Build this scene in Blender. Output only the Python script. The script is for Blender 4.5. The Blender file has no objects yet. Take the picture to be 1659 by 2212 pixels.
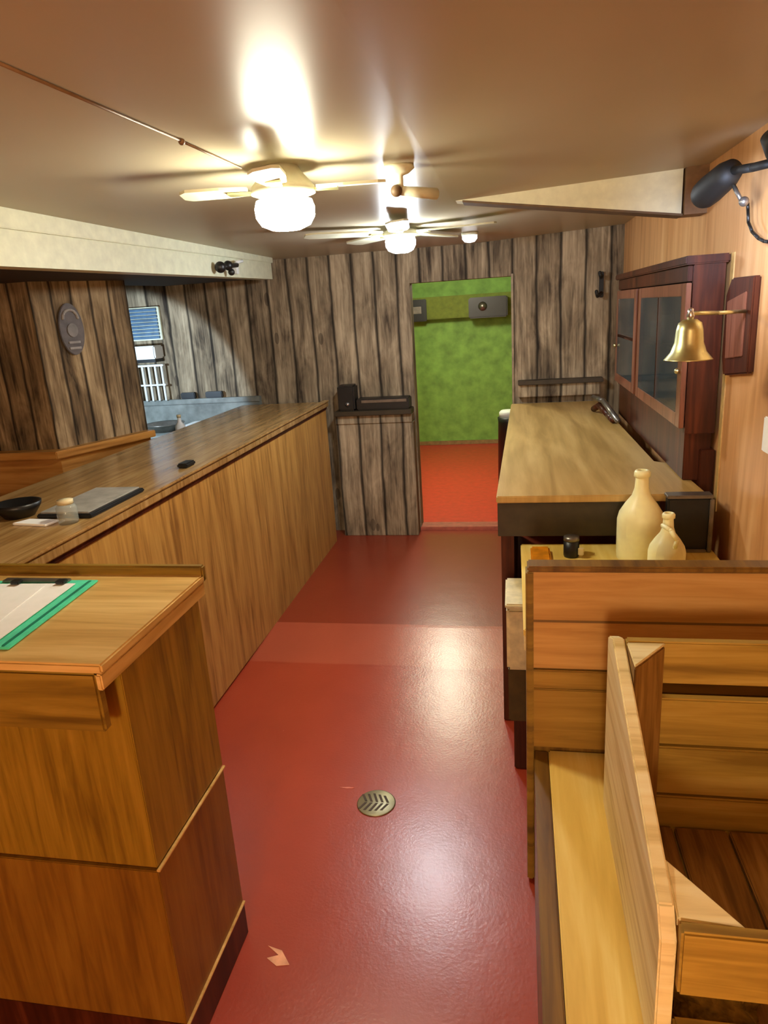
import bpy, bmesh, math, random
from mathutils import Vector, Matrix
random.seed(7)
S = bpy.context.scene
COL = S.collection
PI = math.pi

# ------------------------------------------------------------------ materials
def lin(c):
    return tuple(((v/255)/12.92 if v/255 <= .04045 else ((v/255+.055)/1.055)**2.4) for v in c) + (1,)

class NT:
    def __init__(s, name):
        s.m = bpy.data.materials.new(name); s.m.use_nodes = True
        s.t = s.m.node_tree; s.b = s.t.nodes['Principled BSDF']
    def n(s, ty, **kw):
        nd = s.t.nodes.new(ty)
        for k, v in kw.items(): setattr(nd, k, v)
        return nd
    def l(s, a, b): s.t.links.new(a, b)
    def math(s, op, a, b=None, c=None):
        nd = s.n('ShaderNodeMath', operation=op)
        for i, v in enumerate((a, b, c)):
            if v is None: continue
            if hasattr(v, 'links'): s.l(v, nd.inputs[i])
            else: nd.inputs[i].default_value = v
        return nd.outputs[0]
    def uv(s, sx, sy, ox=0, oy=0):
        tc = s.n('ShaderNodeTexCoord'); mp = s.n('ShaderNodeMapping')
        mp.inputs['Scale'].default_value = (sx, sy, 1); mp.inputs['Location'].default_value = (ox, oy, 0)
        s.l(tc.outputs['UV'], mp.inputs['Vector']); return mp.outputs[0]
    def noise(s, vec, scale=1, detail=4, rough=.55, dist=0):
        nd = s.n('ShaderNodeTexNoise'); nd.inputs['Scale'].default_value = scale
        nd.inputs['Detail'].default_value = detail; nd.inputs['Roughness'].default_value = rough
        nd.inputs['Distortion'].default_value = dist
        s.l(vec, nd.inputs['Vector']); return nd.outputs['Fac']
    def ramp(s, fac, stops):
        nd = s.n('ShaderNodeValToRGB'); e = nd.color_ramp.elements
        while len(e) < len(stops): e.new(.5)
        for i, (p, c) in enumerate(stops): e[i].position = p; e[i].color = lin(c)
        s.l(fac, nd.inputs[0]); return nd.outputs[0]
    def mix(s, fac, a, b, mode='MIX'):
        nd = s.n('ShaderNodeMix', data_type='RGBA', blend_type=mode)
        for sock, v in ((nd.inputs[0], fac), (nd.inputs[6], a), (nd.inputs[7], b)):
            if hasattr(v, 'links'): s.l(v, sock)
            else: sock.default_value = v
        return nd.outputs[2]
    def bump(s, h, strength=.2, dist=.002):
        nd = s.n('ShaderNodeBump'); nd.inputs['Strength'].default_value = strength
        nd.inputs['Distance'].default_value = dist
        s.l(h, nd.inputs['Height']); s.l(nd.outputs[0], s.b.inputs['Normal'])
    def set(s, color=None, rough=.5, metal=0, spec=.5):
        if color is not None:
            if hasattr(color, 'links'): s.l(color, s.b.inputs['Base Color'])
            else: s.b.inputs['Base Color'].default_value = color
        s.b.inputs['Roughness'].default_value = rough; s.b.inputs['Metallic'].default_value = metal
        s.b.inputs['Specular IOR Level'].default_value = spec
        return s.m

def plain(name, c, rough=.5, metal=0, spec=.5, var=.12, scale=18):
    t = NT(name); f = t.noise(t.uv(scale, scale), 1, 3)
    a = tuple(min(255, v*(1+var)) for v in c); b = tuple(v*(1-var) for v in c)
    return t.set(t.ramp(f, [(.3, b), (.7, a)]), rough, metal, spec)

def wood(name, dark, mid, light, axis='v', fine=60, rough=.45, band=0, spec=.5):
    """axis: direction the grain runs in UV"""
    t = NT(name)
    sv = (1, .06) if axis == 'v' else (.06, 1)
    f1 = t.noise(t.uv(fine*sv[0], fine*sv[1]), 1, 5, .6, .6)
    f2 = t.noise(t.uv(9*sv[0]+.6, 9*sv[1]+.6, 3.1, 1.7), 1, 3, .5, 1.2)
    f = t.math('ADD', t.math('MULTIPLY', f1, .55), t.math('MULTIPLY', f2, .45))
    c = t.ramp(f, [(.36, dark), (.5, mid), (.64, light)])
    if band:
        tc = t.uv(1, 1); sp = t.n('ShaderNodeSeparateXYZ'); t.l(tc, sp.inputs[0])
        u = t.math('MULTIPLY', sp.outputs[1 if axis == 'h' else 0], 1/band)
        wn = t.n('ShaderNodeTexWhiteNoise', noise_dimensions='1D'); t.l(t.math('FLOOR', u), wn.inputs['W'])
        fr = t.math('FRACT', u)
        d = t.math('MINIMUM', fr, t.math('SUBTRACT', 1.0, fr))
        line = t.math('LESS_THAN', d, .025)
        c = t.mix(t.math('MULTIPLY', wn.outputs['Value'], .35), c, lin(dark))
        c = t.mix(t.math('MULTIPLY', line, .7), c, lin(tuple(v*.35 for v in dark)))
    t.bump(f1, .15, .001)
    return t.set(c, rough, 0, spec)

def planks(name, w=.165, dark=(60, 50, 40), mid=(138, 122, 98), light=(190, 172, 142)):
    """weathered vertical barn boards, dark gaps of uneven width, knots and streaks"""
    t = NT(name)
    base = t.uv(1, 1); sp = t.n('ShaderNodeSeparateXYZ'); t.l(base, sp.inputs[0])
    wob = t.noise(t.uv(1.2, 1.6), 1, 3)
    u = t.math('ADD', sp.outputs[0], t.math('MULTIPLY', t.math('SUBTRACT', wob, .5), .05))
    u = t.math('MULTIPLY', u, 1/w)
    wn = t.n('ShaderNodeTexWhiteNoise', noise_dimensions='1D'); t.l(t.math('FLOOR', u), wn.inputs['W'])
    fr = t.math('FRACT', u); d = t.math('MINIMUM', fr, t.math('SUBTRACT', 1.0, fr))
    edge = t.n('ShaderNodeMapRange'); t.l(d, edge.inputs[0])
    edge.inputs[1].default_value = .015; edge.inputs[2].default_value = .10
    edge.inputs[3].default_value = 1; edge.inputs[4].default_value = 0
    f1 = t.noise(t.uv(42, 2.2), 1, 6, .65, .8)
    f2 = t.noise(t.uv(9, 3.0, 5, 2), 1, 4, .6, .5)
    f = t.math('ADD', t.math('MULTIPLY', f1, .5), t.math('MULTIPLY', f2, .5))
    f = t.math('ADD', f, t.math('MULTIPLY', t.math('SUBTRACT', wn.outputs['Value'], .5), .10))
    c = t.ramp(f, [(.34, dark), (.5, mid), (.66, light)])
    vo = t.n('ShaderNodeTexVoronoi'); t.l(t.uv(5.5, 2.4), vo.inputs['Vector']); vo.inputs['Scale'].default_value = 1
    kn = t.math('LESS_THAN', vo.outputs['Distance'], .12)
    c = t.mix(t.math('MULTIPLY', kn, .55), c, lin(dark))
    c = t.mix(t.math('MULTIPLY', edge.outputs[0], .9), c, lin(tuple(v*.5 for v in dark)))
    t.bump(t.math('SUBTRACT', f, edge.outputs[0]), .4, .004)
    return t.set(c, .75, 0, .2)

def emis(name, c, strength):
    t = NT(name); t.set(lin(c), .4)
    t.b.inputs['Emission Color'].default_value = lin(c); t.b.inputs['Emission Strength'].default_value = strength
    return t.m

def glassy(name, tint=(180, 195, 200), alpha=.25):
    t = NT(name); t.set(lin(tint), .08); t.b.inputs['Alpha'].default_value = alpha
    return t.m

M = {}
M['planks'] = planks('weathered_planks')
M['planks_near'] = planks('weathered_planks_partition', .12, (58, 46, 32), (134, 112, 82), (188, 164, 126))
M['bar_front'] = wood('oak_ply_bar_front', (142, 98, 44), (186, 138, 68), (204, 158, 84), 'v', 45, .42)
M['bar_top'] = wood('varnished_bar_top', (136, 100, 54), (166, 128, 76), (188, 152, 98), 'v', 50, .22)
M['kiosk_top'] = wood('stand_top_oak', (184, 142, 74), (214, 174, 104), (230, 194, 126), 'h', 40, .3)
M['kiosk_apron'] = wood('stand_apron_pine', (98, 72, 16), (140, 108, 32), (166, 132, 52), 'h', 30, .4)
M['kiosk_body'] = wood('stand_body_oak', (108, 78, 14), (144, 110, 26), (164, 126, 38), 'v', 55, .4)
M['kiosk_side'] = wood('stand_side_oak', (106, 68, 14), (132, 90, 22), (148, 106, 32), 'v', 45, .4)
M['counter_top'] = wood('counter_top_ply', (158, 124, 64), (184, 148, 84), (202, 168, 104), 'v', 16, .35)
M['dark_paint'] = plain('dark_olive_paint', (52, 42, 26), .5)
M['dark_red'] = wood('mahogany', (44, 16, 6), (68, 28, 12), (94, 44, 22), 'v', 40, .4, spec=.25)
M['mahog_face'] = wood('mahogany_door', (96, 52, 34), (126, 74, 52), (146, 92, 68), 'v', 40, .3)
M['panel'] = wood('bench_back_board', (186, 138, 74), (214, 168, 100), (230, 190, 126), 'h', 35, .4, band=.145)
M['panel_dark'] = wood('bench_back_rail', (128, 96, 32), (158, 120, 46), (178, 140, 62), 'h', 35, .4)
M['seat'] = wood('bench_seat_pine', (220, 182, 84), (238, 204, 106), (250, 224, 136), 'v', 20, .4)
M['bench_side'] = wood('bench_side_stain', (92, 60, 14), (120, 84, 22), (142, 104, 34), 'v', 40, .4)
M['bin_side'] = wood('bin_pine_light', (210, 186, 122), (246, 228, 172), (255, 244, 200), 'h', 34, .5)
M['bin_slat'] = wood('bin_pine_slat', (138, 104, 30), (182, 146, 58), (208, 174, 88), 'h', 26, .5)
M['bin_post'] = wood('bin_pine_post', (110, 74, 26), (146, 104, 44), (178, 136, 72), 'v', 60, .55)
M['dado'] = wood('orange_dado', (150, 98, 38), (186, 130, 60), (204, 152, 80), 'h', 30, .4)
M['wall_r'] = wood('orange_wall_ply', (190, 132, 78), (214, 158, 100), (228, 178, 120), 'v', 14, .38)
M['white_paint'] = plain('cream_paint', (222, 224, 196), .5, var=.04)
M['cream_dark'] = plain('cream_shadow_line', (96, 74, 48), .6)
M['black'] = plain('black_plastic', (22, 22, 22), .4, var=.2)
M['black_metal'] = plain('black_metal', (22, 22, 21), .6, .0, var=.2)
M['grey_metal'] = plain('grey_metal', (130, 124, 116), .35, .8)
M['chrome'] = plain('bright_metal', (200, 200, 198), .2, .9, var=.05)
M['brass'] = plain('brass', (214, 212, 160), .34, 1, var=.08)
M['paper'] = plain('white_paper', (250, 252, 250), .8, var=.02)
M['teal'] = plain('teal_plastic', (86, 226, 182), .45, var=.08)
M['stone'] = plain('cream_stoneware', (244, 236, 184), .38, var=.07, scale=9)
M['white_plastic'] = plain('white_plastic', (222, 224, 220), .5, var=.04)
M['offwhite'] = plain('off_white_cooler', (214, 200, 160), .5, var=.08, scale=26)
M['orange'] = plain('orange_lid', (214, 134, 20), .4)
M['grey_plaque'] = plain('grey_plaque', (96, 88, 86), .6)
M['plaque_light'] = plain('plaque_relief', (160, 154, 148), .6)
M['green'] = plain('green_wall_paint', (128, 172, 78), .7, var=.13, scale=7)
M['green_dark'] = plain('green_beam_paint', (116, 132, 42), .7, var=.08)
M['glass'] = glassy('cabinet_glass', (64, 78, 82), .55)
M['glass_clear'] = glassy('clear_glass', (190, 200, 196), .35)
M['blind'] = plain('blue_blind', (74, 104, 130), .5)
M['steel'] = plain('worn_steel_counter', (120, 124, 118), .4, .0, var=.18, scale=9)
M['burlap'] = plain('olive_cloth', (150, 126, 58), .95, var=.3, scale=40)
M['lamp1'] = emis('warm_opal_glass', (255, 248, 222), 72)
M['lamp2'] = emis('cool_opal_glass', (240, 248, 255), 130)
M['lamp3'] = emis('small_lamp_glass', (225, 225, 225), 2.0)

def m_ceiling():
    t = NT('glossy_beige_ceiling')
    f = t.noise(t.uv(.9, .5), 1, 3)
    c = t.ramp(f, [(.3, (172, 162, 138)), (.7, (192, 182, 156))])
    t.bump(t.noise(t.uv(120, 60), 1, 2), .06, .001)
    return t.set(c, .33, 0, .06)
M['ceiling'] = m_ceiling()

def m_floor():
    t = NT('red_painted_floor')
    f = t.noise(t.uv(1.6, 1.2), 1, 4)
    c = t.ramp(f, [(.3, (156, 54, 30)), (.7, (178, 68, 42))])
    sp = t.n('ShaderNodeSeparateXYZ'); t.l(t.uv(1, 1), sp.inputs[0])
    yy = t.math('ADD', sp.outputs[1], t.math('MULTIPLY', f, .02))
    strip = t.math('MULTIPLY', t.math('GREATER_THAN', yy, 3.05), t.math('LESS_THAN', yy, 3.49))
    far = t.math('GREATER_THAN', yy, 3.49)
    c = t.mix(t.math('MULTIPLY', strip, .35), c, lin((190, 104, 76)))  # lighter band paints in the reflection off the ramp
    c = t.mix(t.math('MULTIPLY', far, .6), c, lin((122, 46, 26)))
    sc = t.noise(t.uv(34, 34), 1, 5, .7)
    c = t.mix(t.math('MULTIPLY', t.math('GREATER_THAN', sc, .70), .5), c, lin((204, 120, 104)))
    b = t.math('ADD', t.noise(t.uv(95, 95), 1, 3), t.math('MULTIPLY', t.noise(t.uv(7, 7), 1, 2), 2.0))
    t.bump(b, .30, .0016)
    return t.set(c, .29, 0, .75)
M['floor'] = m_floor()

def m_drain():
    t = NT('cast_drain'); t.set(lin((150, 142, 112)), .4, .6)
    return t.m
M['drain'] = m_drain()

# ------------------------------------------------------------------ geometry
class MB:
    """collects shapes given in world metres"""
    def __init__(s): s.bm = bmesh.new(); s.uvl = s.bm.loops.layers.uv.new('UVMap')
    def box(s, x0, x1, y0, y1, z0, z1, bev=.003):
        b = bmesh.new()
        bmesh.ops.create_cube(b, size=1)
        for v in b.verts:
            v.co = Vector((x0+(v.co.x+.5)*(x1-x0), y0+(v.co.y+.5)*(y1-y0), z0+(v.co.z+.5)*(z1-z0)))
        if bev: bmesh.ops.bevel(b, geom=b.edges[:], offset=min(bev, .3*min(abs(x1-x0), abs(y1-y0), abs(z1-z0))), segments=2, affect='EDGES')
        return s.add(b)
    def add(s, b, mat=None):
        if mat is not None: bmesh.ops.transform(b, matrix=mat, verts=b.verts)
        me = bpy.data.meshes.new('tmp'); b.to_mesh(me); b.free(); s.bm.from_mesh(me); bpy.data.meshes.remove(me)
        s.uvl = s.bm.loops.layers.uv.verify(); return s
    def prism(s, pts, d, bev=0):
        """polygon (3d points) extruded along vector d"""
        b = bmesh.new(); d = Vector(d)
        lo = [b.verts.new(p) for p in pts]; hi = [b.verts.new(Vector(p)+d) for p in pts]
        b.faces.new(lo); b.faces.new(hi[::-1]); n = len(pts)
        for i in range(n): b.faces.new((lo[i], hi[i], hi[(i+1) % n], lo[(i+1) % n]))
        bmesh.ops.recalc_face_normals(b, faces=b.faces)
        if bev: bmesh.ops.bevel(b, geom=b.edges[:], offset=bev, segments=2, affect='EDGES')
        return s.add(b)
    def lathe(s, prof, c, seg=40, axis=None):
        """prof: (r, z) list round the vertical through c"""
        b = bmesh.new(); rings = []
        for r, z in prof:
            if r < 1e-5: rings.append([b.verts.new((0, 0, z))])
            else: rings.append([b.verts.new((r*math.cos(2*PI*i/seg), r*math.sin(2*PI*i/seg), z)) for i in range(seg)])
        for a, q in zip(rings, rings[1:]):
            for i in range(seg):
                j = (i+1) % seg
                f = [a[i % len(a)], a[j % len(a)], q[j % len(q)], q[i % len(q)]]
                u = []
                for v in f:
                    if v not in u: u.append(v)
                if len(u) > 2: b.faces.new(u)
        bmesh.ops.recalc_face_normals(b, faces=b.faces)
        for f in b.faces: f.smooth = True
        m = Matrix.Translation(c)
        if axis is not None: m = m @ Vector((0, 0, 1)).rotation_difference(Vector(axis)).to_matrix().to_4x4()
        return s.add(b, m)
    def cyl(s, a, c, r, r2=None, seg=24):
        a = Vector(a); c = Vector(c); L = (c-a).length; r2 = r if r2 is None else r2
        return s.lathe([(0, 0), (r, 0), (r2, L), (0, L)], a, seg, c-a)
    def tube(s, pts, r, seg=10):
        for a, c in zip(pts, pts[1:]): s.cyl(a, c, r, seg=seg)
        for p in pts: s.ball(p, r*1.0)
        return s
    def ball(s, c, r, sc=(1, 1, 1), seg=20):
        b = bmesh.new(); bmesh.ops.create_uvsphere(b, u_segments=seg, v_segments=seg//2, radius=r)
        for f in b.faces: f.smooth = True
        return s.add(b, Matrix.Translation(c) @ Matrix.Diagonal((*sc, 1)))
    def build(s, name, mat, parent=None, run=None):
        bm = s.bm; uv = bm.loops.layers.uv.verify()
        for f in bm.faces:
            n = f.normal; ax = max(range(3), key=lambda i: abs(n[i]))
            for l in f.loops:
                p = l.vert.co
                if run and ax != 2: l[uv].uv = (run(p), p.z); continue
                l[uv].uv = ((p.y, p.z), (p.x, p.z), (p.x, p.y))[ax]
        if parent is not None:
            w = wloc(parent)
            for v in bm.verts: v.co -= w
        me = bpy.data.meshes.new(name); bm.to_mesh(me); bm.free(); me.materials.append(mat)
        o = bpy.data.objects.new(name, me); COL.objects.link(o)
        if parent is not None: o.parent = parent
        return o

def wloc(o):
    w = Vector(o.location)
    while o.parent: o = o.parent; w += o.location
    return w
def thing(name, label, cat, loc, group=None):
    o = bpy.data.objects.new(name, None); COL.objects.link(o); o.location = loc; o.empty_display_size = .05
    o['label'] = label; o['category'] = cat
    if group: o['group'] = group
    return o
def tag(o, label, cat, group=None):
    o['label'] = label; o['category'] = cat
    if group: o['group'] = group
    return o
def struct(o): o['kind'] = 'structure'; return o

# ------------------------------------------------------------------ room shell
XW = .745          # right wall
YB = 5.2           # back wall
def ceil_z(x, y):
    t = max(0, min(1, (x+.24)/.98))
    return 2.12 + (.085 if y < 3.12 else .05)*t

# floor with a shallow ramp
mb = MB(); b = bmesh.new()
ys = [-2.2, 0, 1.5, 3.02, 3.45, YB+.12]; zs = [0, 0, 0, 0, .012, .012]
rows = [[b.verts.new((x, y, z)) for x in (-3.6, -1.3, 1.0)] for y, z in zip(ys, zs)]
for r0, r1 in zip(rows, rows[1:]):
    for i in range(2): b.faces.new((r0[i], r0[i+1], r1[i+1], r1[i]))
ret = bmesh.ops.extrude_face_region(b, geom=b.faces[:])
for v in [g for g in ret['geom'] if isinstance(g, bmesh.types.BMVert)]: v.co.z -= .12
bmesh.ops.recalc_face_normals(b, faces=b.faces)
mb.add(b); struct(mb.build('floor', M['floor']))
struct(MB().box(-2.4, 1.6, YB+.12, 8.75, -.1, .035, 0).build('floor_green_room', plain('bright_red_floor', (214, 62, 52), .35, var=.05)))
struct(MB().box(-.745, .0, YB-.02, YB+.12, 0, .04, .006).build('trim_1', plain('worn_pink_sill', (176, 92, 72), .5)))

# ceiling
mb = MB(); b = bmesh.new()
xs = [-3.6, -.24, XW+.15]; ys = [-2.2, 3.12, 3.125, YB+.12]
rows = [[b.verts.new((x, y, ceil_z(x, y))) for x in xs] for y in ys]
for r0, r1 in zip(rows, rows[1:]):
    for i in range(2): b.faces.new((r0[i], r0[i+1], r1[i+1], r1[i]))
ret = bmesh.ops.extrude_face_region(b, geom=b.faces[:])
for v in [g for g in ret['geom'] if isinstance(g, bmesh.types.BMVert)]: v.co.z += .12
bmesh.ops.recalc_face_normals(b, faces=b.faces)
mb.add(b); struct(mb.build('ceiling', M['ceiling']))

# right wall, left wall, wall behind the camera
struct(MB().box(XW, XW+.12, -2.2, YB+.12, 0, 2.3, 0).build('wall_right', M['wall_r']))
struct(MB().box(-3.6, -3.48, -2.2, YB+.12, 0, 2.3, 0).build('wall_left', M['planks']))
struct(MB().box(-3.6, XW+.12, -2.32, -2.2, 0, 2.3, 0).build('wall_front', M['wall_r']))
# back wall with the doorway cut out
mb = MB()
mb.box(-3.6, -.735, YB, YB+.12, 0, 2.3, 0).box(.0, XW+.12, YB, YB+.12, 0, 2.3, 0).box(-.735, .0, YB, YB+.12, 1.885, 2.3, 0)
struct(mb.build('wall_back', M['planks']))
# door opening trim
mb = MB().box(-.75, -.733, YB-.012, YB+.13, .0, 1.91, .003)
struct(mb.build('trim_2', M['planks']))
mb = MB().box(-.012, .004, YB-.012, YB+.13, .0, 1.9, .003)
struct(mb.build('trim_3', plain('pale_jamb', (150, 132, 104), .5)))

# green room beyond
mb = MB().box(-2.4, 1.6, 8.62, 8.74, 0, 2.4, 0)
struct(mb.build('wall_green_back', M['green']))
struct(MB().box(-2.52, -2.4, YB+.12, 8.74, 0, 2.4, 0).build('wall_green_left', M['green']))
struct(MB().box(1.6, 1.72, YB+.12, 8.74, 0, 2.4, 0).build('wall_green_right', M['green']))
struct(MB().box(-2.52, 1.72, YB+.12, 8.74, 2.3, 2.4, 0).build('ceiling_green_room', plain('green_room_ceiling', (176, 190, 130), .7)))
struct(MB().box(-2.4, 1.6, 8.6, 8.62, .035, .085, .003).build('baseboard_green_back', plain('tan_baseboard', (150, 118, 76), .5)))
struct(MB().box(-2.4, 1.6, 8.44, 8.62, 1.575, 1.83, .01).build('trim_4', M['green_dark']))
t = thing('wall_speaker', 'black box speaker with pale cone on green beam beyond doorway', 'speaker', (-.28, 8.38, 1.54))
MB().box(-.50, -.06, 8.26, 8.43, 1.56, 1.79, .015).build('cabinet', M['black'], t)
MB().lathe([(0, 0), (.045, 0), (.05, .012), (0, .02)], (-.34, 8.26, 1.69), 24, (0, -1, 0)).build('cone', M['grey_metal'], t)
t = thing('wall_sign', 'small black sign with grey strip at left end of green beam', 'sign', (-1.14, 8.38, 1.56))
MB().box(-1.26, -1.0, 8.4, 8.43, 1.56, 1.81, .008).build('board', M['black'], t)
MB().box(-1.24, -1.06, 8.392, 8.4, 1.65, 1.73, .002).build('strip', M['grey_metal'], t)
t = thing('pedestal_bin', 'tall black pedestal bin with white cup beside doorway', 'bin', (-.03, 6.2, .035))
MB().lathe([(0, 0), (.12, 0), (.11, .66), (.115, .70), (0, .70)], (-.03, 6.2, .035), 32).build('body', M['black'], t)
MB().lathe([(0, .70), (.085, .70), (.085, .745), (.07, .76), (0, .76)], (-.045, 6.2, .035), 28).build('lid', M['white_plastic'], t)

# wooden partition behind the bar
P = [(-3.48, 3.27), (-2.41, 3.29), (-2.20, 3.86)]
def run(p):
    a = Vector(P[1]); q = Vector((p.x, p.y))
    return (q.x-a.x) if q.x < a.x else (q-a).length*1.0
poly = [(-3.48, 3.27), (-2.41, 3.29), (-2.20, 3.86), (-2.27, 3.88), (-2.47, 3.36), (-3.48, 3.34)]
mb = MB().prism([(x, y, 1.10) for x, y in poly], (0, 0, 1.03))
struct(mb.build('wall_partition', M['planks_near'], run=run))
lo = [(-3.48, 3.25), (-2.40, 3.27), (-2.185, 3.85), (-2.27, 3.88), (-2.47, 3.36), (-3.48, 3.34)]
struct(MB().prism([(x, y, 0) for x, y in lo], (0, 0, 1.06)).build('wall_partition_lower', M['dado']))
lg = [(-3.48, 3.19), (-2.375, 3.21), (-2.14, 3.84), (-2.26, 3.90), (-2.49, 3.38), (-3.48, 3.36)]
struct(MB().prism([(x, y, 1.06) for x, y in lg], (0, 0, .04), .004).build('trim_5', M['dado']))

# cream soffit over the bar
pts = [(-1.70, .4, 1.90), (-1.70, 5.02, 1.975), (-1.70, 5.02, 2.125), (-1.70, .4, 2.125)]
struct(MB().prism(pts, (-.09, 0, 0)).build('trim_6', M['white_paint']))
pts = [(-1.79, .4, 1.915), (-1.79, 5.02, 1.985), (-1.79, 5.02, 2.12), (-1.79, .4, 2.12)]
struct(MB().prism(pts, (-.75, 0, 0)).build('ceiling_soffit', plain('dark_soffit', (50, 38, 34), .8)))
# moulding strip on the soffit
pts = [(-1.697, .4, 2.03), (-1.697, 5.02, 2.085), (-1.697, 5.02, 2.12), (-1.697, .4, 2.12)]
struct(MB().prism(pts, (.012, 0, 0), .003).build('trim_7', M['white_paint']))
# cream tapering beam by the right wall
pts = [(-.26, 3.10, 2.125), (.655, 3.10, 1.995), (.655, 3.10, 2.205), (-.26, 3.10, 2.13)]
struct(MB().prism(pts, (0, .09, 0)).build('trim_8', M['white_paint']))
struct(MB().prism([(-.2, 3.098, 2.112), (.66, 3.098, 1.988), (.66, 3.098, 1.996), (-.2, 3.098, 2.120)], (0, .1, 0)).build('trim_9', M['cream_dark']))  # dark strip put in for the shadow line under the beam
struct(MB().prism([(.662, 3.08, 1.99), (XW, 3.08, 1.99), (XW, 3.08, 2.2), (.662, 3.08, 2.2)], (0, .12, 0)).build('trim_10', plain('brown_beam_end', (126, 96, 64), .6)))
struct(MB().box(XW-.004, XW, 2.665, 2.70, .9, 1.82, .001).build('trim_12', plain('tan_wall_strip', (206, 172, 108), .5)))
# dark cornice right wall
struct(MB().prism([(XW, -2, 2.165), (XW, 3.07, 2.165), (XW, 3.07, 2.2), (XW, -2, 2.2)], (-.012, 0, 0)).build('trim_11', plain('brown_cornice', (120, 84, 46), .6)))
# window with blind in the recess
t = MB().box(-2.96, -2.70, YB-.03, YB, 1.60, 1.85, .004).build('window_1', M['white_paint']); struct(t)
mb = MB()
for i in range(9): mb.box(-2.945, -2.715, YB-.045, YB-.031, 1.61+i*.026, 1.63+i*.026, .002)
mb.build('blind', M['blind'], t)

# ------------------------------------------------------------------ lamps
def fan(name, label, hub, R, angs, dome_mat, dz, dr, bladew=.075):
    x, y, z = hub; cz = ceil_z(x, y)
    t = thing(name, label, 'ceiling fan', (x, y, cz))
    MB().lathe([(0, cz), (.05, cz), (.055, cz-.012), (.092, z+.008), (.094, z-.010), (.05, z-.024), (0, z-.024)], (x, y, 0), 40).build('motor_housing', M['white_paint'], t)
    for a in angs:
        d = Vector((math.cos(a), math.sin(a), 0)); p = Vector((-d.y, d.x, 0)); c = Vector((x, y, z))
        q = []
        for k, (u, w) in enumerate(((.10, .35), (.18, .5), (R*.93, .52), (R, .3), (R, -.3), (R*.93, -.52), (.18, -.5), (.10, -.35))):
            q.append(c + d*u + p*(w*bladew*1.3) + Vector((0, 0, .010*w)))
        bl = MB().prism(q, (0, 0, .008)).build('blade', M['white_paint'], t)
        MB().prism([c+d*.06+p*.012, c+d*.16+p*.022, c+d*.16-p*.022, c+d*.06-p*.012], (0, 0, -.006)).build('bracket', M['brass'], bl)
    z0 = dz
    prof = [(0, z0-.048), (dr*.5, z0-.046), (dr*.82, z0-.034), (dr*.98, z0-.012), (dr, z0+.012), (dr*.93, z0+.032), (dr*.6, z0+.04)]
    MB().lathe([(r, zz) for r, zz in prof], (x, y, 0), 48).build('light_dome', dome_mat, t)
    MB().lathe([(dr*.62, z0+.04), (dr*.62, z-.024), (dr*.5, z-.02)], (x, y, 0), 40).build('light_collar', M['white_paint'], t)
    return t
R_ = math.radians
fan('ceiling_fan', 'small cream ceiling fan with large bright dome light, nearest the viewer', (-.655, 2.11, 2.058), .30, [R_(a) for a in (8, 98, 188, 278)], M['lamp1'], 1.997, .088, .062)
fan('ceiling_fan', 'farther cream ceiling fan with small glowing dome above middle of aisle', (-.572, 3.80, 2.084), .50, [R_(a) for a in (205, 277, 349, 61, 133)], M['lamp2'], 2.036, .079, .08)
t = thing('spotlight', 'small cream swivel spotlight on ceiling between the two fans', 'light fixture', (-.34, 2.30, 2.12))
MB().lathe([(0, 2.12), (.045, 2.12), (.047, 2.112), (.03, 2.098), (.012, 2.092), (.012, 2.06), (0, 2.06)], (-.335, 2.27, 0), 32).build('base', M['white_paint'], t)
MB().ball((-.345, 2.262, 2.05), .018).build('swivel', M['cream_dark'], t)
MB().cyl((-.33, 2.27, 2.05), (-.235, 2.36, 2.045), .014, .018).build('barrel', M['white_paint'], t)
t = thing('ceiling_lamp', 'tiny round ceiling light near the plank wall above doorway', 'ceiling light', (-.25, 4.44, 2.12))
MB().lathe([(0, 2.12), (.05, 2.12), (.05, 2.105), (0, 2.105)], (-.25, 4.44, 0), 28).build('base', M['white_paint'], t)
MB().lathe([(.045, 2.105), (.045, 2.085), (.03, 2.068), (0, 2.062)], (-.25, 4.44, 0), 28).build('bulb', M['lamp3'], t)
mb = MB().tube([(-.80, .3, 2.116), (-.798, 1.1, 2.116), (-.765, 1.7, 2.116), (-.755, 2.05, 2.116)], .0032, 8)
mb.ball((-.765, 1.7, 2.115), .008)
tag(mb.build('ceiling_cable', plain('brown_cable', (128, 100, 70), .5)), 'thin brown cable clipped along ceiling to the near fan', 'cable')

# ------------------------------------------------------------------ long bar
t = thing('bar_counter', 'long oak bar with varnished top and vertical grain front along left side', 'bar counter', (-1.7, 3.3, 0))
MB().box(-1.40, -1.365, 1.50, 4.93, .012, 1.045, 0).build('front_panel', M['bar_front'], t)
MB().box(-2.02, -1.345, 1.50, 4.95, 1.055, 1.09, .005).build('top', M['bar_top'], t)
MB().box(-1.39, -1.34, 1.50, 4.95, 1.09, 1.102, .005).build('arm_rail', M['bar_top'], t)
MB().box(-1.385, -1.358, 1.5, 4.94, 1.035, 1.055, .003).build('rim_shade_strip', M['dark_red'], t)  # dark strip put in for the shade under the overhanging rim
MB().box(-2.0, -1.97, 1.5, 4.93, 0, 1.05, 0).build('back_panel', M['bar_front'], t)
MB().box(-1.97, -1.40, 4.88, 4.93, 0, 1.05, 0).build('end_panel', M['bar_front'], t)
MB().box(-1.97, -1.40, 1.5, 1.54, 0, 1.05, 0).build('end_panel', M['bar_front'], t)

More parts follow.
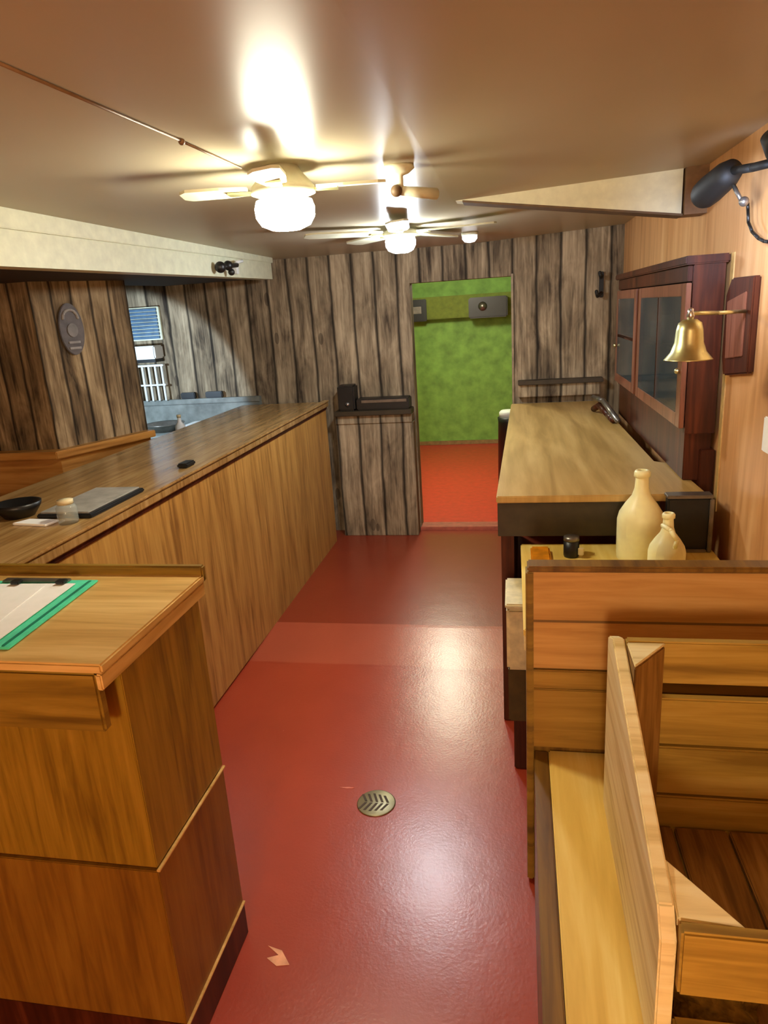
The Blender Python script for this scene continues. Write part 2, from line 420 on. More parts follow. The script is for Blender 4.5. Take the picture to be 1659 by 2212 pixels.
# things on the bar
t = thing('serving_tray', 'grey metal tray with black rim on bar edge', 'tray', (-1.51, 2.19, 1.102))
MB().box(-1.62, -1.41, 2.02, 2.38, 1.091, 1.106, .006).build('rim', M['black'], t)
MB().box(-1.61, -1.425, 2.03, 2.37, 1.106, 1.112, .002).build('plate', plain('grey_tray_mat', (158, 156, 150), .35), t)
t = thing('bar_jar', 'short cream jar beside the grey tray on the bar', 'jar', (-1.50, 1.99, 1.09))
MB().lathe([(0, 0), (.03, 0), (.033, .01), (.033, .055), (.025, .066), (0, .066)], (-1.465, 1.975, 1.09), 28).build('body', M['glass_clear'], t)
MB().lathe([(0, .066), (.026, .066), (.026, .08), (0, .082)], (-1.465, 1.975, 1.09), 28).build('lid', M['offwhite'], t)
mb = MB().lathe([(0, 0), (.05, 0), (.075, .035), (.078, .05), (.07, .05), (.045, .01), (0, .01)], (-1.715, 2.06, 1.0905), 32)
tag(mb.build('bowl', M['black']), 'dark brown shallow bowl on bar left of cream jar', 'bowl')
mb = MB().prism([(-1.66, 1.95, 1.0905), (-1.52, 1.93, 1.0905), (-1.51, 1.99, 1.0905), (-1.63, 2.0, 1.0905)], (0, 0, .008), .002)
tag(mb.build('folded_napkin', M['paper']), 'small folded white paper napkin lying before the dark bowl', 'napkin')
mb = MB().box(-1.47, -1.42, 2.77, 2.86, 1.091, 1.112, .006)
tag(mb.build('bottle_opener_block', M['black']), 'small dark block on the bar rail farther along', 'block')

# ------------------------------------------------------------------ host stand (near left)
t = thing('host_stand', 'low square oak host stand with overhanging top at lower left', 'stand', (-1.1, 1.28, 0))
MB().box(-1.36, -.758, 1.03, 1.49, 1.085, 1.105, .004).build('top', M['kiosk_top'], t)
MB().box(-1.36, -.758, 1.478, 1.498, 1.085, 1.128, .004).build('back_rail', M['kiosk_apron'], t)
MB().box(-1.355, -.778, 1.035, 1.06, .955, 1.083, .005).build('front_apron', M['kiosk_apron'], t)
MB().box(-.775, -.762, 1.03, 1.488, 1.050, 1.084, .003).build('side_apron', M['kiosk_top'], t)
MB().box(-1.355, -.776, 1.11, 1.47, .565, 1.084, .002).build('upper_body', M['kiosk_body'], t)
MB().box(-1.355, -.776, 1.11, 1.47, .11, .555, .002).build('lower_body', M['kiosk_side'], t)
MB().box(-1.35, -.785, 1.12, 1.46, .55, .57, 0).build('seam', M['dark_red'], t)
MB().box(-.778, -.770, 1.108, 1.472, .556, .562, .001).build('edge_strip', M['kiosk_top'], t)
MB().box(-.778, -.770, 1.108, 1.472, .104, .110, .001).build('edge_strip', M['kiosk_top'], t)
MB().box(-1.35, -.772, 1.115, 1.468, 0, .105, .002).build('kickboard', M['dark_red'], t)
# clipboard and sheets
t = thing('clipboard', 'teal clipboard lying on top of the oak stand', 'clipboard', (-1.14, 1.25, 1.105))
q = [(-.985, 1.075), (-1.012, 1.43), (-1.33, 1.415), (-1.31, 1.06)]
MB().prism([(x, y, 1.106) for x, y in q], (0, 0, .005), .0015).build('board', M['teal'], t)
MB().prism([(-.998, 1.08, 1.1112), (-1.024, 1.42, 1.1112), (-1.030, 1.42, 1.1112), (-1.004, 1.08, 1.1112)], (0, 0, .0018)).build('groove', plain('dark_teal', (24, 130, 104), .4), t)
MB().box(-1.26, -1.08, 1.403, 1.425, 1.1112, 1.117, .002).build('clip', M['grey_metal'], t)
tag(MB().prism([(-1.024, 1.078, 1.1135), (-1.050, 1.395, 1.1135), (-1.30, 1.385, 1.1135), (-1.29, 1.066, 1.1135)], (0, 0, .0018)).build('paper_sheet', M['paper']), 'white paper sheet held on the teal clipboard', 'paper')
tag(MB().prism([(-1.07, 1.07, 1.1155), (-1.12, 1.375, 1.1155), (-1.34, 1.35, 1.1155), (-1.31, 1.05, 1.1155)], (0, 0, .0015)).build('paper_sheet', M['paper']), 'slightly turned white sheet on top of the clipboard papers', 'paper')
for i, (x, y) in enumerate(((-1.205, 1.385), (-1.085, 1.39))):
    tag(MB().box(x-.012, x+.012, y-.008, y+.012, 1.1172 , 1.125, .002).build('binder_clip', M['black']), ('black binder clip at left on top edge of the papers', 'black binder clip at right on top edge of the papers')[i], 'clip', 'binder clips on the papers')

# ------------------------------------------------------------------ shelf of the back wall left of the door
t = thing('wall_ledge', 'dark plank ledge on half wall left of the doorway', 'ledge', (-1.03, 5.14, .96))
MB().box(-1.33, -.745, 5.02, 5.197, .965, 1.0, .004).build('shelf_board', M['dark_paint'], t)
MB().box(-1.33, -.745, 5.05, 5.197, .90, .965, .004).build('apron', M['planks'], t)
t = thing('stereo', 'long black stereo unit on dark ledge left of the doorway', 'stereo', (-.95, 5.1, 1.0))
MB().box(-1.16, -.76, 5.06, 5.19, 1.001, 1.085, .008).build('case', M['black'], t)
MB().box(-1.12, -.78, 5.055, 5.06, 1.055, 1.075, .001).build('face_strip', M['grey_metal'], t)
t = thing('speaker', 'small black speaker with silver dot at left end of the ledge', 'speaker', (-1.24, 5.1, 1.0))
MB().box(-1.30, -1.17, 5.05, 5.19, 1.001, 1.19, .012).build('cabinet', M['black'], t)
MB().lathe([(0, 0), (.016, 0), (.018, .006), (0, .012)], (-1.225, 5.05, 1.05), 20, (0, -1, 0)).build('knob', M['chrome'], t)
# half wall under it
struct(MB().box(-1.33, -.74, 5.06, 5.2, .012, .90, .003).build('wall_half', M['planks']))
# ledge on the right
t = thing('wall_rail', 'dark rough rail along plank wall right of the doorway', 'rail', (.30, 5.16, 1.05))
MB().box(.03, .62, 5.10, 5.197, 1.13, 1.16, .004).build('top_board', M['dark_paint'], t)
MB().box(.03, .60, 5.13, 5.197, 1.04, 1.13, .004).build('back_board', M['planks'], t)
t = thing('wall_hook', 'small black double hook on plank wall near right corner', 'hook', (.60, 5.19, 1.78))
MB().box(.585, .615, 5.18, 5.198, 1.70, 1.87, .004).build('plate', M['black_metal'], t)
MB().tube([(.60, 5.18, 1.84), (.59, 5.13, 1.83), (.58, 5.11, 1.86)], .012).build('prong', M['black_metal'], t)
MB().tube([(.60, 5.18, 1.73), (.57, 5.13, 1.71), (.56, 5.11, 1.74)], .012).build('prong', M['black_metal'], t)

# ------------------------------------------------------------------ recess behind the bar: back counter and clutter
t = thing('back_counter', 'worn pale steel back counter in the daylit recess behind the bar', 'counter', (-2.6, 4.8, 0))
MB().box(-3.4, -2.10, 4.45, 5.195, .90, .93, .004).build('top', M['steel'], t)
MB().box(-3.38, -2.12, 4.5, 5.18, 0, .90, .004).build('body', M['steel'], t)
MB().box(-3.4, -1.95, 5.15, 5.197, 1.09, 1.13, .004).build('splash_rail', M['steel'], t)
MB().box(-3.4, -1.95, 5.165, 5.197, .93, 1.09, .003).build('splash_board', M['steel'], t)
t = thing('cooling_unit', 'white wall cooling unit under blue blind in the recess', 'air conditioner', (-2.83, 5.1, 1.45))
MB().box(-2.95, -2.72, 5.05, 5.197, 1.46, 1.56, .01).build('casing', M['white_plastic'], t)
MB().box(-2.94, -2.73, 5.06, 5.197, 1.435, 1.458, .003).build('vent', M['black'], t)
t = thing('storage_rack', 'pale slatted bottle rack under white cooling unit', 'rack', (-2.83, 5.1, 1.13))
mb = MB()
for i in range(5): mb.box(-2.95+i*.055, -2.935+i*.055, 5.12, 5.145, 1.131, 1.40, .003)
mb.build('bars', M['white_plastic'], t)
MB().box(-2.96, -2.70, 5.11, 5.15, 1.40, 1.415, .003).build('rail', M['white_plastic'], t)
MB().box(-2.96, -2.70, 5.11, 5.15, 1.25, 1.262, .003).build('rail', M['white_plastic'], t)
for i, (x, y, w, h, m, lb) in enumerate(((-2.55, 5.05, .12, .05, 'black', 'left dark flat box on rail in the recess'), (-2.33, 5.05, .14, .05, 'black', 'right dark flat box on rail in the recess'))):
    tag(MB().box(x-w/2, x+w/2, 5.155, 5.195, 1.131, 1.131+h, .006).build('flat_box', M[m]), lb, 'box', 'dark boxes on recess rail')
t = thing('white_bottle', 'small white bottle at end of partition ledge', 'bottle', (-2.33, 4.6, .93))
MB().lathe([(0, 0), (.035, 0), (.037, .01), (.037, .08), (.014, .11), (.012, .14), (0, .14)], (-2.34, 4.55, .9305), 28).build('body', M['paper'], t)
MB().lathe([(0, .14), (.015, .14), (.015, .16), (0, .16)], (-2.34, 4.55, .9305), 24).build('cap', M['offwhite'], t)
t = thing('dish_basin', 'grey basin lying on the back counter in the recess', 'basin', (-2.5, 4.8, .93))
MB().lathe([(0, .0), (.10, 0), (.14, .05), (.15, .055), (.15, .06), (.13, .052), (.09, .01), (0, .008)], (-2.62, 4.85, .931), 36).build('bowl', M['grey_metal'], t)
tag(MB().box(-2.42, -2.2, 4.7, 4.95, .931, .985, .01).build('white_carton', M['white_plastic']), 'low white carton on back counter right of the basin', 'box')
# plaque on the partition
t = thing('wall_plaque', 'grey oval plaque with curved relief and bars on plank partition', 'plaque', (-2.27, 3.5, 1.7))
c0 = Vector((-2.33, 3.505, 1.715)); dv = Vector((.21, .57, 0)).normalized(); nv = Vector((dv.y, -dv.x, 0))
c0 = Vector((-2.41, 3.29, 1.715)) + dv*.20 + nv*.003
def pp(u, v, w=0): return c0 + dv*u + Vector((0, 0, v)) + nv*w
pts = [pp(.075*math.cos(a)*(1.0), .135*math.sin(a)) for a in [2*PI*i/28 for i in range(28)]]
MB().prism(pts, nv*.012, .003).build('plate', M['grey_plaque'], t)
arc = [pp(.045*math.cos(a), .055+.045*math.sin(a), .014) for a in [PI*(.02+.96*i/10) for i in range(11)]]
MB().tube(arc, .008, 8).build('arch_relief', M['plaque_light'], t)
ring = [pp(.032*math.cos(a), -.005+.036*math.sin(a), .012) for a in [2*PI*i/18 for i in range(18)]]
MB().prism(ring, nv*.006, .001).build('disc_relief', plain('mid_grey', (126, 120, 116), .6), t)
for k in (0, 1):
    v = -.062-k*.03
    MB().prism([pp(-.035, v, .012), pp(.035, v, .012), pp(.035, v-.012, .012), pp(-.035, v-.012, .012)], nv*.006, .001).build('bar_relief', M['plaque_light'], t)
# camera on the soffit
t = thing('security_camera', 'small black camera on white bracket fixed to cream soffit', 'camera', (-1.69, 4.1, 2.0))
MB().box(-1.70, -1.66, 4.24, 4.28, 1.98, 2.04, .002).build('bracket', M['white_plastic'], t)
MB().cyl((-1.662, 4.24, 2.045), (-1.64, 4.30, 2.055), .009).build('arm', M['white_plastic'], t)
MB().ball((-1.655, 3.98, 2.005), .032).ball((-1.655, 4.10, 2.02), .028).cyl((-1.655, 3.98, 2.005), (-1.655, 4.24, 2.03), .014).ball((-1.655, 4.14, 1.985), .02).build('body', M['black'], t)

# ------------------------------------------------------------------ serving counter on the right
t = thing('serving_counter', 'long dark serving counter with pale plywood top along right side', 'counter', (.25, 3.9, 0))
top = [(-.07, 2.55), (.68, 2.55), (.66, 3.05), (.60, 3.10), (.585, 5.09), (-.02, 5.09)]
MB().prism([(x, y, .975) for x, y in top], (0, 0, .027), .004).build('top', M['counter_top'], t)
MB().prism([(-.066, 2.56, .84), (.52, 2.56, .84), (.52, 2.59, .84), (-.066, 2.59, .84)], (0, 0, .133), .002).build('front_apron', M['dark_paint'], t)
MB().prism([(-.066, 2.592, .84), (-.04, 2.592, .84), (.005, 5.08, .84), (-.018, 5.08, .84)], (0, 0, .133)).build('side_apron', M['dark_red'], t)
MB().prism([(-.05, 2.66, .012), (-.01, 2.66, .012), (.02, 5.08, .012), (-.012, 5.08, .012)], (0, 0, .828)).build('side_panel', M['dark_red'], t)
MB().box(-.055, -.005, 2.60, 2.65, 0.001, .84, .004).build('leg', M['dark_red'], t)
MB().box(.48, .53, 2.60, 2.65, 0.001, .84, .004).build('leg', M['dark_red'], t)
t = thing('black_case', 'black open case with grey rim under the cabinet behind the jugs', 'case', (.60, 2.6, .8))
MB().box(.535, .68, 2.50, 2.545, .80, 1.0, .006).build('shell', M['black'], t)
MB().box(.53, .685, 2.49, 2.548, 1.0, 1.012, .003).build('rim', M['grey_metal'], t)
MB().box(.673, .687, 2.485, 2.50, .80, 1.0, .003).build('rim', M['grey_metal'], t)
MB().box(.55, .67, 2.485, 2.50, .80, .812, .003).build('rim', M['grey_metal'], t)
t = thing('hand_clamp', 'dark red tool with grey handle on counter beside cabinet', 'tool', (.5, 4.3, 1.0))
MB().tube([(.50, 4.55, 1.025), (.52, 4.45, 1.06), (.55, 4.25, 1.03), (.555, 4.1, 1.026)], .02).build('jaw', M['dark_red'], t)
MB().tube([(.50, 4.60, 1.09), (.53, 4.35, 1.10), (.56, 3.95, 1.045)], .016).build('handle', M['grey_metal'], t)

# ------------------------------------------------------------------ glass cabinet on right wall
Y0, Y1, XF, Z0, Z1 = 2.71, 4.45, .605, 1.19, 1.79
t = thing('wall_cabinet', 'mahogany cabinet with glazed doors against right wall', 'cabinet', (.67, 3.5, 1.0))
mb = MB().prism([(XF+.02, Y0, Z0), (XW-.015, Y0, Z0), (XW-.015, Y0, Z1), (XF+.02, Y0, Z1)], (0, .02, 0), .002)
mb.build('side_panel', M['dark_red'], t)
MB().box(XF+.02, XW-.015, Y1-.02, Y1, Z0, Z1, .002).build('side_panel', M['dark_red'], t)
MB().box(XF-.01, XW-.005, Y0-.01, Y1+.01, Z1, Z1+.03, .005).build('cornice', M['dark_red'], t)
MB().box(XF+.005, XW-.016, Y0+.022, Y1-.022, Z1-.055, Z1-.001, .003).build('frieze', M['dark_red'], t)
MB().box(XF+.02, XW-.015, Y0+.02, Y1-.02, Z0, Z0+.02, .002).build('bottom', M['dark_red'], t)
MB().box(XW-.03, XW-.015, Y0+.02, Y1-.02, Z0+.02, Z1-.055, 0).build('back', plain('cabinet_back', (48, 52, 50), .6), t)
MB().box(XF+.03, XW-.03, Y0+.02, Y1-.02, 1.475, 1.487, .002).build('shelf', M['dark_red'], t)
MB().box(XF+.03, XW-.015, Y0+.04, Y1, 1.003, Z0, .003).build('base', M['dark_red'], t)
MB().box(.69, XW-.005, 2.72, 2.76, .1, 1.125, .003).build('support_post', M['dark_red'], t)
def door(y0, y1, x0, x1, mull, bar):
    # frame runs from (x0,y0) to (x1,y1)
    z0, z1 = Z0+.02, Z1-.06
    def seg(a, b_, za, zb, m, nm, th=.018, par=None):
        pa = Vector((x0+(x1-x0)*a, y0+(y1-y0)*a, za)); pb = Vector((x0+(x1-x0)*b_, y0+(y1-y0)*b_, za))
        return MB().prism([pa, pb, pb+Vector((th, 0, 0)), pa+Vector((th, 0, 0))], (0, 0, zb-za), .002 if nm == 'x' else 0), m
    def mk(a, b_, za, zb, th=.018): return seg(a, b_, za, zb, None, 'x', th)[0]
    L = y1-y0; f = .07/L
    d = mk(0, f, z0, z1).build('door', M['mahog_face'], t)
    mk(1-f, 1, z0, z1).build('stile', M['mahog_face'], d)
    mk(f, 1-f, z0, z0+.05).build('rail', M['mahog_face'], d)
    mk(f, 1-f, z1-.045, z1).build('rail', M['mahog_face'], d)
    if mull: mk(.5-.012/L, .5+.012/L, z0+.05, z1-.045, .014).build('glazing_bar', M['mahog_face'], d)
    if bar: mk(f, 1-f, 1.47, 1.49, .014).build('glazing_bar', M['mahog_face'], d)
    g = mk(f, 1-f, z0+.05, z1-.045, .004); g.build('pane', M['glass'], d)
    MB().ball((x0-.008, y1-.035 if not mull else y0+.035, 1.42), .011).build('knob', M['brass'], d)
door(Y0+.01, 3.70, XF, XF, True, False)
door(3.76, Y1, XF, XF, False, True)
# contents
for i, (y, h, r, m, lb) in enumerate(((3.02, .10, .03, 'glass_clear', 'glass tumbler behind cabinet door, nearest the viewer'), (3.35, .12, .028, 'glass_clear', 'tall glass behind cabinet door beside the mullion'), (3.60, .09, .03, 'glass_clear', 'glass tumbler behind cabinet door, farthest in'))):
    tag(MB().lathe([(0, 0), (r*.8, 0), (r, h), (r*.93, h), (r*.72, .008), (0, .008)], (.675, y, 1.488), 24).build('drinking_glass', M[m]), lb, 'glass', 'glasses in the wall cabinet')
t2 = thing('white_figurine', 'small white figurine low behind the cabinet glass', 'figurine', (.65, 2.92, 1.15))
MB().lathe([(0, 0), (.022, 0), (.024, .03), (.012, .05), (.015, .07), (.008, .09), (0, .092)], (.66, 2.92, 1.152), 24).build('body', M['white_plastic'], t2)

# ------------------------------------------------------------------ bell and plaque on right wall
t = thing('brass_bell', 'brass ship bell hanging from bracket on right wall plaque', 'bell', (.60, 2.3, 1.5))
bx, by = .505, 2.2
sh = .118
MB().lathe([(0, .115), (.018, .115), (.032, .105), (.037, .085), (.040, .05), (.050, .022), (.066, .003), (.068, 0), (.063, 0), (.047, .02), (.036, .05), (.033, .083), (0, .10)], (bx, by, 1.508), 48).build('bell_body', M['brass'], t)
MB().ball((bx, by, 1.512), .012).cyl((bx, by, 1.515), (bx, by, 1.59), .003).build('clapper', M['brass'], t)
MB().lathe([(0, 0), (.008, 0), (.012, .01), (.008, .022), (.008, .03), (0, .034)], (bx, by, 1.622), 20).build('finial', M['chrome'], t)
MB().tube([(bx, by, 1.64), (.60, 2.28, 1.634), (.715, 2.42, 1.63)], .006, 10).build('bracket_arm', M['brass'], t)
t = thing('wooden_plaque', 'dark mahogany backing board for the bell on right wall', 'plaque', (.735, 2.5, 1.58))
q = [(2.38, 1.44), (2.63, 1.41), (2.66, 1.47), (2.66, 1.68), (2.61, 1.735), (2.38, 1.735)]
MB().prism([(XW, y, z) for y, z in q], (-.023, 0, 0), .005).build('board', M['dark_red'], t)
MB().prism([(XW-.023, y, z) for y, z in ((2.43, 1.49), (2.60, 1.47), (2.62, 1.66), (2.43, 1.69))], (-.006, 0, 0), .002).build('raised_panel', M['mahog_face'], t)
tag(MB().box(XW-.012, XW-.001, 2.10, 2.22, 1.225, 1.33, .004).build('light_switch', M['paper']), 'white switch plate on right wall at frame edge', 'switch')

# ------------------------------------------------------------------ black wall lamp top right
t = thing('wall_lamp', 'black adjustable wall lamp with hanging cord high on right wall', 'wall lamp', (.72, 2.25, 1.98))
a = Vector((.585, 2.50, 1.982)); c = Vector((.645, 2.32, 2.045)); ax = (c-a).normalized()
MB().lathe([(0, 0), (.036, 0), (.042, .015), (.044, .05), (.04, .13), (.03, .165), (0, .17)], a, 32, ax).build('lamp_head', M['black_metal'], t)
MB().lathe([(.030, -.002), (.026, .004), (0, .006)], a, 32, ax).build('lens', M['black'], t)
MB().tube([(.63, 2.36, 2.03), (.66, 2.26, 2.02), (.70, 2.20, 2.02)], .012).build('arm', M['black_metal'], t)
MB().lathe([(0, 0), (.045, 0), (.045, .02), (.03, .03), (0, .03)], (XW-.001, 2.14, 2.02), 28, (-1, 0, 0)).build('mount', M['black_metal'], t)
MB().lathe([(0, 0), (.028, 0), (.033, .04), (.03, .09), (0, .10)], (.70, 2.14, 2.01), 28, (-.5, -.5, .6)).build('second_head', M['black_metal'], t)
MB().cyl((.64, 2.36, 1.99), (.655, 2.33, 1.945), .006).ball((.66, 2.32, 1.94), .014).build('thumbscrew', M['grey_metal'], t)
cord = [(.715, 2.475, 1.95), (.716, 2.470, 1.933), (.716, 2.456, 1.894), (.716, 2.413, 1.863), (.716, 2.347, 1.838), (.716, 2.296, 1.826), (.716, 2.261, 1.822), (.718, 2.19, 1.83), (.722, 2.12, 1.88), (.724, 2.12, 1.99)]
MB().tube(cord, .005, 8).build('cord', M['black'], t)

# ------------------------------------------------------------------ side table with jugs
t = thing('side_table', 'low wooden side table holding the two cream jugs', 'table', (.35, 2.2, 0))
MB().box(.02, .70, 1.84, 2.59, .775, .80, .004).build('top', M['seat'], t)
MB().box(.022, .045, 1.86, 2.58, .72, .774, .003).build('apron', M['bin_side'], t)
for x in (.10, .66):
    for y in (1.87, 2.52):
        MB().box(x-.015, x+.02, y, y+.04, 0.001, .774, .003).build('leg', M['dark_red'], t)
def jug(x, y, z, s, label):
    t = thing('stoneware_jug', label, 'jug', (x, y, z), 'cream jugs on the side table')
    pr = [(0, 0), (.068, 0), (.076, .008), (.078, .03), (.078, .15), (.072, .175), (.054, .205), (.032, .235), (.024, .26), (.021, .30)]
    MB().lathe([(r*s, h*s) for r, h in pr], (x, y, z), 48).build('body', M['stone'], t)
    MB().lathe([(.021*s, .30*s), (.027*s, .303*s), (.027*s, .318*s), (.022*s, .325*s), (.014*s, .325*s), (.013*s, .29*s)], (x, y, z), 36).build('lip', M['stone'], t)
    return t
jug(.43, 2.42, .80, 1.0, 'taller cream stoneware jug standing behind the other on side table')
t = jug(.475, 2.2, .80, .73, 'shorter cream stoneware jug with loop handle nearest the bench')
hp = [(.475-.022+.0, 2.17, .80+.205), (.475-.005, 2.135, .80+.20), (.475+.012, 2.125, .80+.17), (.475+.01, 2.135, .80+.145)]
MB().tube(hp, .007, 10).build('handle', M['stone'], t)
t = thing('condiment_pot', 'dark pot with grey lid and cream label on side table', 'pot', (.19, 2.42, .80))
MB().lathe([(0, 0), (.026, 0), (.028, .008), (.028, .06), (0, .062)], (.20, 2.45, .80), 28).build('body', M['black'], t)
MB().lathe([(0, .062), (.028, .062), (.028, .076), (0, .078)], (.20, 2.45, .80), 28).build('lid', M['grey_metal'], t)
MB().box(.222, .242, 2.42, 2.43, .812, .842, .003).build('label', M['offwhite'], t)
tag(MB().box(.055, .125, 2.34, 2.50, .801, .822, .006).build('orange_box', M['orange']), 'small flat orange box at left end of side table', 'box')
# white cooler and dark crate under it
t = thing('white_box', 'tall off white box on dark crate beside the bench back', 'box', (.0, 2.3, .42))
MB().box(-.034, .05, 2.24, 2.48, .44, .68, .01).build('body', M['offwhite'], t)
MB().box(-.038, .054, 2.235, 2.485, .68, .70, .006).build('lid', M['offwhite'], t)
t = thing('dark_crate', 'dark brown crate on floor beneath the off white box', 'crate', (0, 2.35, 0))
MB().box(-.030, .05, 2.26, 2.46, .22, .438, .006).build('upper_board', plain('olive_brown', (76, 60, 26), .6), t)
MB().box(-.012, .05, 2.28, 2.44, .001, .218, .006).build('lower_board', M['dark_red'], t)

# ------------------------------------------------------------------ high-backed bench
t = thing('high_back_bench', 'high backed wooden bench with golden pine seat at lower right', 'bench', (.38, 1.3, 0))
MB().box(.035, XW-.01, 1.75, 1.785, .725, 1.015, .003).build('back_board', M['panel'], t)
MB().box(.030, XW-.01, 1.742, 1.80, 1.015, 1.03, .004).build('top_rail', M['bench_side'], t)
MB().box(.035, XW-.01, 1.748, 1.785, .665, .722, .003).build('middle_rail', M['panel_dark'], t)
MB().box(.035, XW-.01, 1.75, 1.785, .474, .662, .003).build('lower_board', M['panel_dark'], t)
MB().box(.035, XW-.01, 1.776, 1.786, .01, .473, 0).build('base_board', M['bench_side'], t)
MB().box(.026, .046, 1.742, 1.80, .01, 1.014, .004).build('end_stile', M['kiosk_apron'], t)
MB().prism([(.078, .55, .42), (XW-.01, .55, .42), (XW-.01, 1.774, .42), (.088, 1.774, .42)], (0, 0, .03), .004).build('seat', M['seat'], t)
MB().prism([(.036, .5, 0.001), (.076, .5, 0.001), (.087, 1.774, 0.001), (.047, 1.774, 0.001)], (0, 0, .445), .003).build('side_board', M['bench_side'], t)

# ------------------------------------------------------------------ slatted wooden bin on the bench
t = thing('wooden_bin', 'open slatted pine bin with sloping side standing on the bench', 'bin', (.45, 1.2, .451))
side = [(.215, 1.56, .456), (.215, 1.56, .925), (.215, 1.49, .955), (.215, .93, .772), (.215, .90, .73), (.19, .90, .456)]
MB().prism([(.215, y, z) for _, y, z in side], (.026, 0, 0), .003).build('side_board', M['bin_side'], t)
MB().prism([(.243, 1.36, .456), (.243, 1.468, .456), (.325, 1.468, .456)], (0, 0, .493), .003).build('corner_post', M['bin_post'], t)
MB().prism([(.243, 1.36, .950), (.243, 1.468, .950), (.325, 1.468, .950)], (0, 0, .006), .002).build('post_lit_top', M['bin_side'], t)  # thin pale slab painting in the lit top of the darker post
MB().prism([(.655, 1.468, .456), (.735, 1.468, .456), (.735, 1.38, .456)], (0, 0, .494), .003).build('corner_post', M['bin_post'], t)
for z0, z1 in ((.853, .957), (.695, .815), (.560, .688), (.462, .553)):
    MB().box(.243, .733, 1.47, 1.495, z0, z1, .004).build('back_slat', M['bin_slat'], t)
MB().prism([(.243, 1.02, .762), (.243, .915, .742), (.345, .905, .742)], (0, 0, .02), .003).build('corner_brace', M['bin_side'], t)
MB().box(.243, .733, .885, .910, .64, .765, .004).build('front_slat', M['bin_slat'], t)
MB().box(.243, .733, .885, .910, .47, .57, .004).build('front_slat', M['bin_slat'], t)
for i in range(4):
    MB().box(.245+i*.122, .361+i*.122, .915, 1.465, .454, .472, .003).build('floor_board', M['bin_post'], t)
MB().box(.712, .738, .90, 1.465, .456, .84, .003).build('side_board', M['bin_slat'], t)
mb = MB(); b = bmesh.new(); bmesh.ops.create_icosphere(b, subdivisions=4, radius=1)
for v in b.verts:
    p = v.co; k = 1 + .10*math.sin(7*p.x+3*p.y)+.08*math.sin(9*p.y+5*p.z)+.05*math.sin(17*p.x+11*p.z)
    v.co = Vector((.335+p.x*k*.075, 1.01+p.y*k*.06, max(.473, .488+p.z*k*.04)))
for f in b.faces: f.smooth = True
mb.add(b); tag(mb.build('crumpled_cloth', M['burlap']), 'crumpled olive cloth lying on the bottom of the slatted bin', 'cloth')

# ------------------------------------------------------------------ floor details
t = thing('floor_drain', 'round metal drain with chevron slots in red floor', 'drain', (-.503, 2.04, 0))
MB().lathe([(0, 0), (.068, 0), (.070, .002), (.066, .004), (0, .004)], (-.503, 2.04, 0), 48).build('grate', M['drain'], t)
mb = MB()
for i in range(5):
    x = -.545+i*.020
    for s in (1, -1):
        mb.prism([(x, 2.04+s*.003, .0042), (x+.009, 2.04+s*.003, .0042), (x-.018+.009, 2.04+s*(.046-.004*abs(i-2)), .0042), (x-.018, 2.04+s*(.046-.004*abs(i-2)), .0042)], (0, 0, .0008))
mb.build('slots', plain('drain_slot', (70, 54, 40), .7), t)
mb = MB().prism([(-.69, 1.392, .0005), (-.66, 1.405, .0005), (-.70, 1.43, .0005), (-.655, 1.42, .0005), (-.62, 1.38, .0005), (-.655, 1.372, .0005)], (0, 0, .001))
tag(mb.build('paper_scrap', plain('peach_scrap', (240, 168, 132), .7)), 'small peach coloured scrap lying on red floor near stand', 'scrap')
mb = MB().prism([(-.66, 2.112, .0005), (-.62, 2.118, .0005), (-.60, 2.112, .0005), (-.63, 2.107, .0005)], (0, 0, .0008))
tag(mb.build('paint_chip', plain('pink_chip', (214, 120, 100), .6)), 'thin pinkish chip on red floor just beyond the drain', 'chip')

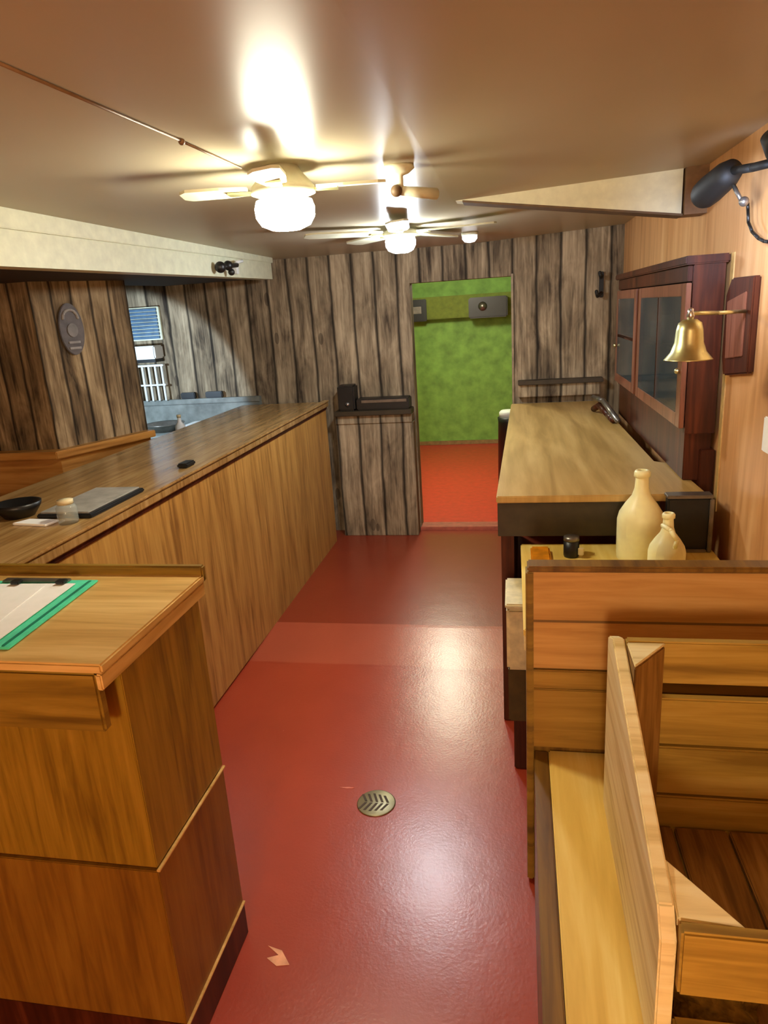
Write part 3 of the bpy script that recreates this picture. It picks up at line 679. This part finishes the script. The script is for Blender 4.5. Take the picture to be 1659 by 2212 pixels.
# ------------------------------------------------------------------ lights
def lamp(name, ty, loc, e, col, **kw):
    d = bpy.data.lights.new(name, ty); d.energy = e; d.color = lin(col)[:3]
    for k, v in kw.items(): setattr(d, k, v)
    o = bpy.data.objects.new(name, d); COL.objects.link(o); o.location = loc; return o
def aim(o, p): o.rotation_euler = (Vector(p)-o.location).to_track_quat('-Z', 'Y').to_euler()
# unseen spot added behind the partition, its cone standing in for daylight
o = lamp('recess_light', 'SPOT', (-2.80, 3.98, 1.45), 52, (200, 226, 250), spot_size=R_(78), spot_blend=.12, shadow_soft_size=.03); aim(o, (-2.95, YB, 1.12))
# wall lamp glow on right wall
o = lamp('wall_lamp_light', 'SPOT', (.50, 2.0, 1.88), 20, (200, 220, 255), spot_size=R_(88), spot_blend=1.0, shadow_soft_size=.05); aim(o, (XW, 2.42, 1.80))
# lamp of the green room
lamp('green_room_light', 'POINT', (-.7, 6.4, 2.15), 44, (255, 246, 225), shadow_soft_size=.12)
# unseen fill light added behind the viewer
lamp('rear_fill_light', 'POINT', (-.1, -1.95, 1.6), 62, (255, 236, 200), shadow_soft_size=.2)

w = bpy.data.worlds.new('World'); S.world = w; w.use_nodes = True
w.node_tree.nodes['Background'].inputs[0].default_value = (.5, .45, .4, 1)
w.node_tree.nodes['Background'].inputs[1].default_value = .02

# ------------------------------------------------------------------ camera
cd = bpy.data.cameras.new('Camera'); cam = bpy.data.objects.new('Camera', cd); COL.objects.link(cam)
cd.sensor_fit = 'HORIZONTAL'; cd.sensor_width = 36; cd.lens = 1489.03/1659*36; cd.clip_start = .05
r = [[0.9823396887, 0.0102198569, 0.1868268998], [0.1762032974, 0.2853417850, -0.9420894139], [-0.0629375400, 0.9583713573, 0.2785017878]]
cam.matrix_world = Matrix(((*r[0], 0), (*r[1], 0), (*r[2], 1.7), (0, 0, 0, 1)))
S.camera = cam
vs = S.view_settings; vs.view_transform = 'Standard'; vs.look = 'None'; vs.gamma = 1; vs.use_curve_mapping = False
vs.exposure = 0.9
